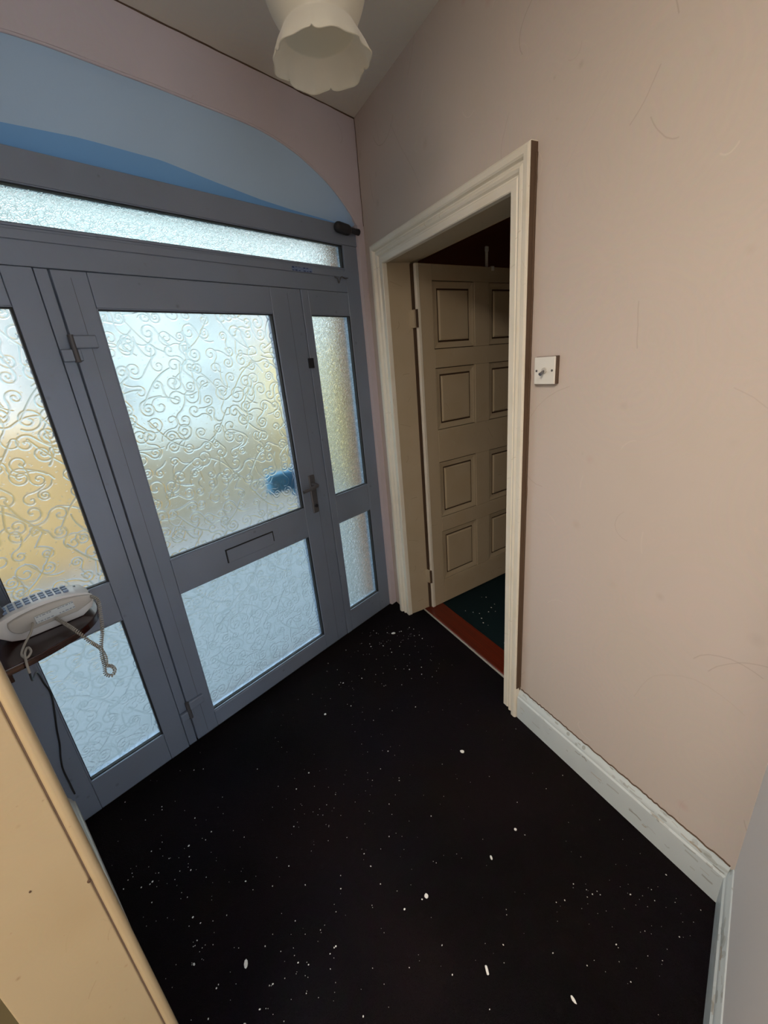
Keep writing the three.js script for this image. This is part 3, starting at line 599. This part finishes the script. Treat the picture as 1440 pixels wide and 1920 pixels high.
// ───────────────────────── light switch
{
  const s = thing('light_switch', 'white square toggle light switch on a back box darkened for shade beside the architrave', 'switch', rw(1.2395, 1.474, 0), RY);
  part('back_box', box(-0.0405, 0.0425, -0.040, 0.042, 0, 0.012, 0.002), M.shadedPattress, s, 'back box with side shade put into its dark brown');
  part('plate', box(-0.0415, 0.0400, -0.041, 0.041, 0.012, 0.0185, 0.003), M.switchWhite, s);
  const collar = new THREE.CylinderGeometry(0.009, 0.010, 0.004, 24); collar.rotateX(Math.PI / 2); collar.translate(0, 0, 0.020); part('collar', collar, M.plasticShade, s);
  const tg = new THREE.CylinderGeometry(0.0052, 0.0036, 0.020, 16); tg.rotateX(Math.PI / 2 + 0.5); tg.translate(0, -0.005, 0.028); part('toggle', tg, M.chrome, s);
  for (const x of [-0.0305, 0.0305]) { const sc = new THREE.CylinderGeometry(0.0036, 0.0036, 0.0015, 14); sc.rotateX(Math.PI / 2); sc.translate(x, 0, 0.0187); part('screw', sc, M.aluDark, s); }
}

// ───────────────────────── hanging frilled glass lamp shade (unlit)
{
  const L = thing('pendant_lamp', 'frilled cream glass pendant shade hanging unlit from the ceiling', 'lamp', [-0.958, 0, 0.806]);
  const prof = [[0.108, 2.193], [0.103, 2.206], [0.093, 2.222], [0.083, 2.236], [0.0815, 2.242], [0.089, 2.256], [0.103, 2.282], [0.1115, 2.31], [0.112, 2.335], [0.103, 2.37], [0.083, 2.40], [0.058, 2.422], [0.036, 2.436], [0.030, 2.45]];
  const cv = new THREE.SplineCurve(prof.map(([r, y]) => new THREE.Vector2(r, y))), NP = 46, NS = 144, pos = [], idx = [];
  for (let i = 0; i <= NP; i++) {
    const p = cv.getPoint(i / NP), lip = Math.max(0, 1 - (p.y - 2.19) / 0.05);
    for (let j = 0; j <= NS; j++) {
      const a = j / NS * Math.PI * 2, w = Math.abs(Math.cos(a * 3 + 0.4)), sc = Math.pow(w, 0.22);
      const r = p.x + lip * lip * (0.004 * Math.cos(a * 6 + 0.8) + 0.003 * Math.cos(a * 12)), y = p.y - lip * lip * (0.015 * sc - 0.008) ;
      pos.push(Math.cos(a) * r, y, Math.sin(a) * r);
    }
  }
  for (let i = 0; i < NP; i++) for (let j = 0; j < NS; j++) { const a = i * (NS + 1) + j, b = a + NS + 1; idx.push(a, b, a + 1, b, b + 1, a + 1); }
  let g = new THREE.BufferGeometry(); g.setAttribute('position', new THREE.Float32BufferAttribute(pos, 3)); g.setIndex(idx); g.computeVertexNormals();
  part('shade', g, M.shade, L);
  const fr = []; for (let j = 0; j <= 144; j++) { const i3 = j % NS * 3; fr.push([pos[i3], pos[i3 + 1], pos[i3 + 2]]); }
  part('lip', new THREE.TubeGeometry(new THREE.CatmullRomCurve3(fr.slice(0, -1).map((q) => new THREE.Vector3(...q)), true), 288, 0.0016, 6, true), M.shade, L);
  const hold = new THREE.LatheGeometry([[0.0, 2.395], [0.018, 2.395], [0.020, 2.42], [0.020, 2.452], [0.033, 2.454], [0.033, 2.462], [0.016, 2.475], [0.008, 2.50], [0.0, 2.50]].map(([r, y]) => new THREE.Vector2(r, y)), 28);
  part('lampholder', hold, M.whitePaint, L);
  const fx = new THREE.CylinderGeometry(0.0035, 0.0035, 0.13, 10); fx.translate(0, 2.56, 0); part('flex', fx, M.whitePaint, L);
  const rose = new THREE.LatheGeometry([[0.0, 2.605], [0.012, 2.606], [0.03, 2.615], [0.042, 2.628], [0.044, 2.6365], [0, 2.6365]].map(([r, y]) => new THREE.Vector2(r, y)), 32); part('ceiling_rose', rose, M.whitePaint, L);
}

// ───────────────────────── paint flakes and plaster crumbs on the carpet
{
  const flakeGeo = (w, l, h) => { const s = new THREE.Shape(), n = 8; for (let i = 0; i < n; i++) { const a = i / n * 6.283, k = rr(0.75, 1.05); const x = Math.cos(a) * w / 2 * k, y = Math.sin(a) * l / 2 * k; i ? s.lineTo(x, y) : s.moveTo(x, y); } s.closePath(); const g = new THREE.ExtrudeGeometry(s, { depth: h, bevelEnabled: true, bevelSize: h * 0.3, bevelThickness: h * 0.3, bevelSegments: 1 }); g.rotateX(-Math.PI / 2); return g; };
  const big = [
    [-0.739, 0.981, 0.013, 0.017, 0.3, 'largest round white paint flake, on the carpet nearest the inner doorway'],
    [-1.232, 1.153, 0.012, 0.014, 0.9, 'bright round white paint flake in the middle of the carpet'],
    [-1.263, 1.373, 0.006, 0.022, -0.75, 'longest thin white flake lying on the carpet in the lower middle of the photo'],
    [-1.672, 0.853, 0.009, 0.020, -0.6, 'wedge-shaped white flake on the carpet near the cream board'],
    [-1.017, 1.257, 0.006, 0.013, -0.7, 'short white flake on the carpet right of the middle round flake'],
    [-1.175, 1.564, 0.006, 0.017, -0.3, 'slim white flake on the carpet at the bottom edge of the photo'],
    [-0.889, 1.281, 0.007, 0.008, 0, 'small square white flake nearest the right skirting board'],
    [-0.294, 0.233, 0.016, 0.026, 0.8, 'greyish plaster fragment on the carpet at the foot of the door casing'],
    [-0.956, 0.365, 0.010, 0.010, 0.2, 'pale flake on the carpet in front of the front door'],
  ];
  for (const [x, z, w, l, a, label] of big) { const m = part('paint_flake', flakeGeo(w, l, 0.0025), M.flake, scene); m.position.set(x, 0.002, z); m.rotation.set(rr(-0.1, 0.1), a, rr(-0.1, 0.1)); tag(m, label, 'debris', 'larger flakes of paint on the carpet'); }
  const g = new THREE.IcosahedronGeometry(0.5, 0); g.scale(1, 0.6, 1);
  const spots = [];
  const cam = [-1.82, 1.674];
  const inside = (x, z) => z > 0.03 && x > -1.84 && (x * N[0] + z * N[1]) < -0.03 && z < 1.79;
  const put = (cx, cz, sx, sz, n, s0, s1) => { for (let i = 0; i < n; i++) { const q = () => rnd() + rnd() + rnd() - 1.5; const x = cx + q() * sx, z = cz + q() * sz; if (inside(x, z)) spots.push([x, z, 1.2 * s0 * Math.pow(s1 / s0, Math.pow(rnd(), 2.0))]); } };
  put(-0.34, 0.36, 0.24, 0.3, 60, 0.0016, 0.006); put(-0.5, 0.28, 0.4, 0.24, 40, 0.0014, 0.006); put(-1.05, 0.5, 0.7, 0.45, 90, 0.0012, 0.005);
  put(-1.35, 1.05, 0.35, 0.35, 50, 0.0014, 0.005); put(-1.65, 0.3, 0.2, 0.35, 50, 0.0013, 0.0045); put(-1.75, 0.75, 0.09, 0.45, 60, 0.0013, 0.005);
  put(-0.90, 1.6, 0.18, 0.22, 70, 0.001, 0.0034); put(-1.0, 1.0, 0.8, 0.8, 150, 0.0008, 0.0034); put(-1.2, 0.7, 0.25, 0.25, 20, 0.0015, 0.005); put(-1.6, 1.0, 0.1, 0.15, 30, 0.0012, 0.004);
  const im = new THREE.InstancedMesh(g, M.flake, spots.length), mt = new THREE.Matrix4(), q = new THREE.Quaternion(), eu = new THREE.Euler();
  spots.forEach(([x, z, s], i) => { eu.set(0, rnd() * 6, 0); q.setFromEuler(eu); mt.compose(new THREE.Vector3(x, s * 0.25, z), q, new THREE.Vector3(s * rr(0.7, 1.5), s, s)); im.setMatrixAt(i, mt); });
  im.name = 'plaster_crumbs'; shadows(im); tag(im, 'fine white plaster crumbs scattered all over the dark carpet', 'debris', null, 'stuff'); scene.add(im);
  const s2 = []; for (let i = 0; i < 26; i++) s2.push([rr(0.3, 1.0), rr(0.26, 0.6), rr(0.003, 0.008)]);
  const im2 = new THREE.InstancedMesh(g, M.flake, s2.length);
  s2.forEach(([s, p, k], i) => { const w = rw(s, 0, -p); mt.compose(new THREE.Vector3(w[0], k * 0.2, w[2]), q, new THREE.Vector3(k * 1.4, k, k)); im2.setMatrixAt(i, mt); });
  im2.name = 'carpet_crumbs'; shadows(im2); tag(im2, 'pale crumbs on the teal carpet behind the threshold', 'debris', null, 'stuff'); scene.add(im2);
}

// ───────────────────────── outdoors, seen only as blurs through the obscured glass
{
  struct('ground', box(-30, 30, -0.3, -0.12, -40, -0.25), M.paving, 'pale paved forecourt and street outside');
  struct('ground_2', box(-30, 30, -0.3, -0.12, 3.8, 30), M.terrace, 'unseen terrace behind the house, made pale to bounce light indoors');
  const house = (name, x0, x1, z, h, mat, label) => {
    const g = thing(name, label, 'house', [(x0 + x1) / 2, -0.12, z]); const w = x1 - x0;
    part('wall', box(-w / 2, w / 2, 0, h, -5, 0), mat, g);
    const rs = new THREE.Shape(); rs.moveTo(-0.3, 0); rs.lineTo(-5.3, 0); rs.lineTo(-2.8, 2.2); rs.closePath();
    const rg = new THREE.ExtrudeGeometry(new THREE.Shape([[0.3, 0], [-2.6, 2.2], [-5.3, 0]].map(([a, b]) => new THREE.Vector2(a, b))), { depth: w + 0.4, bevelEnabled: false }); rg.rotateY(-Math.PI / 2); rg.scale(1, 1, 1); rg.translate(w / 2 + 0.2, h, 0); part('roof', rg, M.roofTile, g);
    for (const y of [0.9, 3.2]) for (const x of [-w * 0.25, w * 0.25]) part('window', box(x - 0.55, x + 0.55, y, y + 1.2, -0.02, 0.03), M.darkPane, g);
    return g;
  };
  house('house', -9, 0.4, -13, 6.2, M.ochre, 'pale house across the street behind the left sidelight');
  house('house', 1.2, 7.4, -13.5, 6.6, M.render, 'pale green-grey rendered house across the street behind the front door');
  house('house', 7.8, 14, -13, 6.2, M.ochre, 'pale house across the street behind the right sidelight');
  const hg = (x0, x1, z, h, mat, label) => { const g = new THREE.BoxGeometry(x1 - x0, h, 0.7, Math.ceil((x1 - x0) * 6), 8, 4), p = g.attributes.position; for (let i = 0; i < p.count; i++) { p.setX(i, p.getX(i) + rr(-0.05, 0.05)); p.setY(i, p.getY(i) + rr(-0.05, 0.05)); p.setZ(i, p.getZ(i) + rr(-0.06, 0.06)); } g.translate((x0 + x1) / 2, h / 2 - 0.12, z); tag(part('hedge', mergeVertices(g), mat, scene), label, 'hedge'); };
  hg(-3.2, -0.75, -3.5, 1.38, M.hedge, 'amber autumn hedge outside the left sidelight');
  hg(1.75, 2.95, -3.5, 2.0, M.hedgeYellow, 'yellow autumn shrub outside the right sidelight');
  const gw = thing('garden_wall', 'low olive-grey garden wall outside the front door', 'wall', [0.5, -0.12, -3.5]);
  part('brickwork', box(-1.15, 1.15, 0, 0.98, -0.1, 0.1, 0.01), M.gardenWall, gw); part('coping', box(-1.18, 1.18, 0.98, 1.04, -0.13, 0.13, 0.01), M.gardenWall, gw);
}
scene.traverse((o) => { if (o.isMesh) { o.castShadow = true; o.receiveShadow = true; } });
renderer.render(scene, camera);
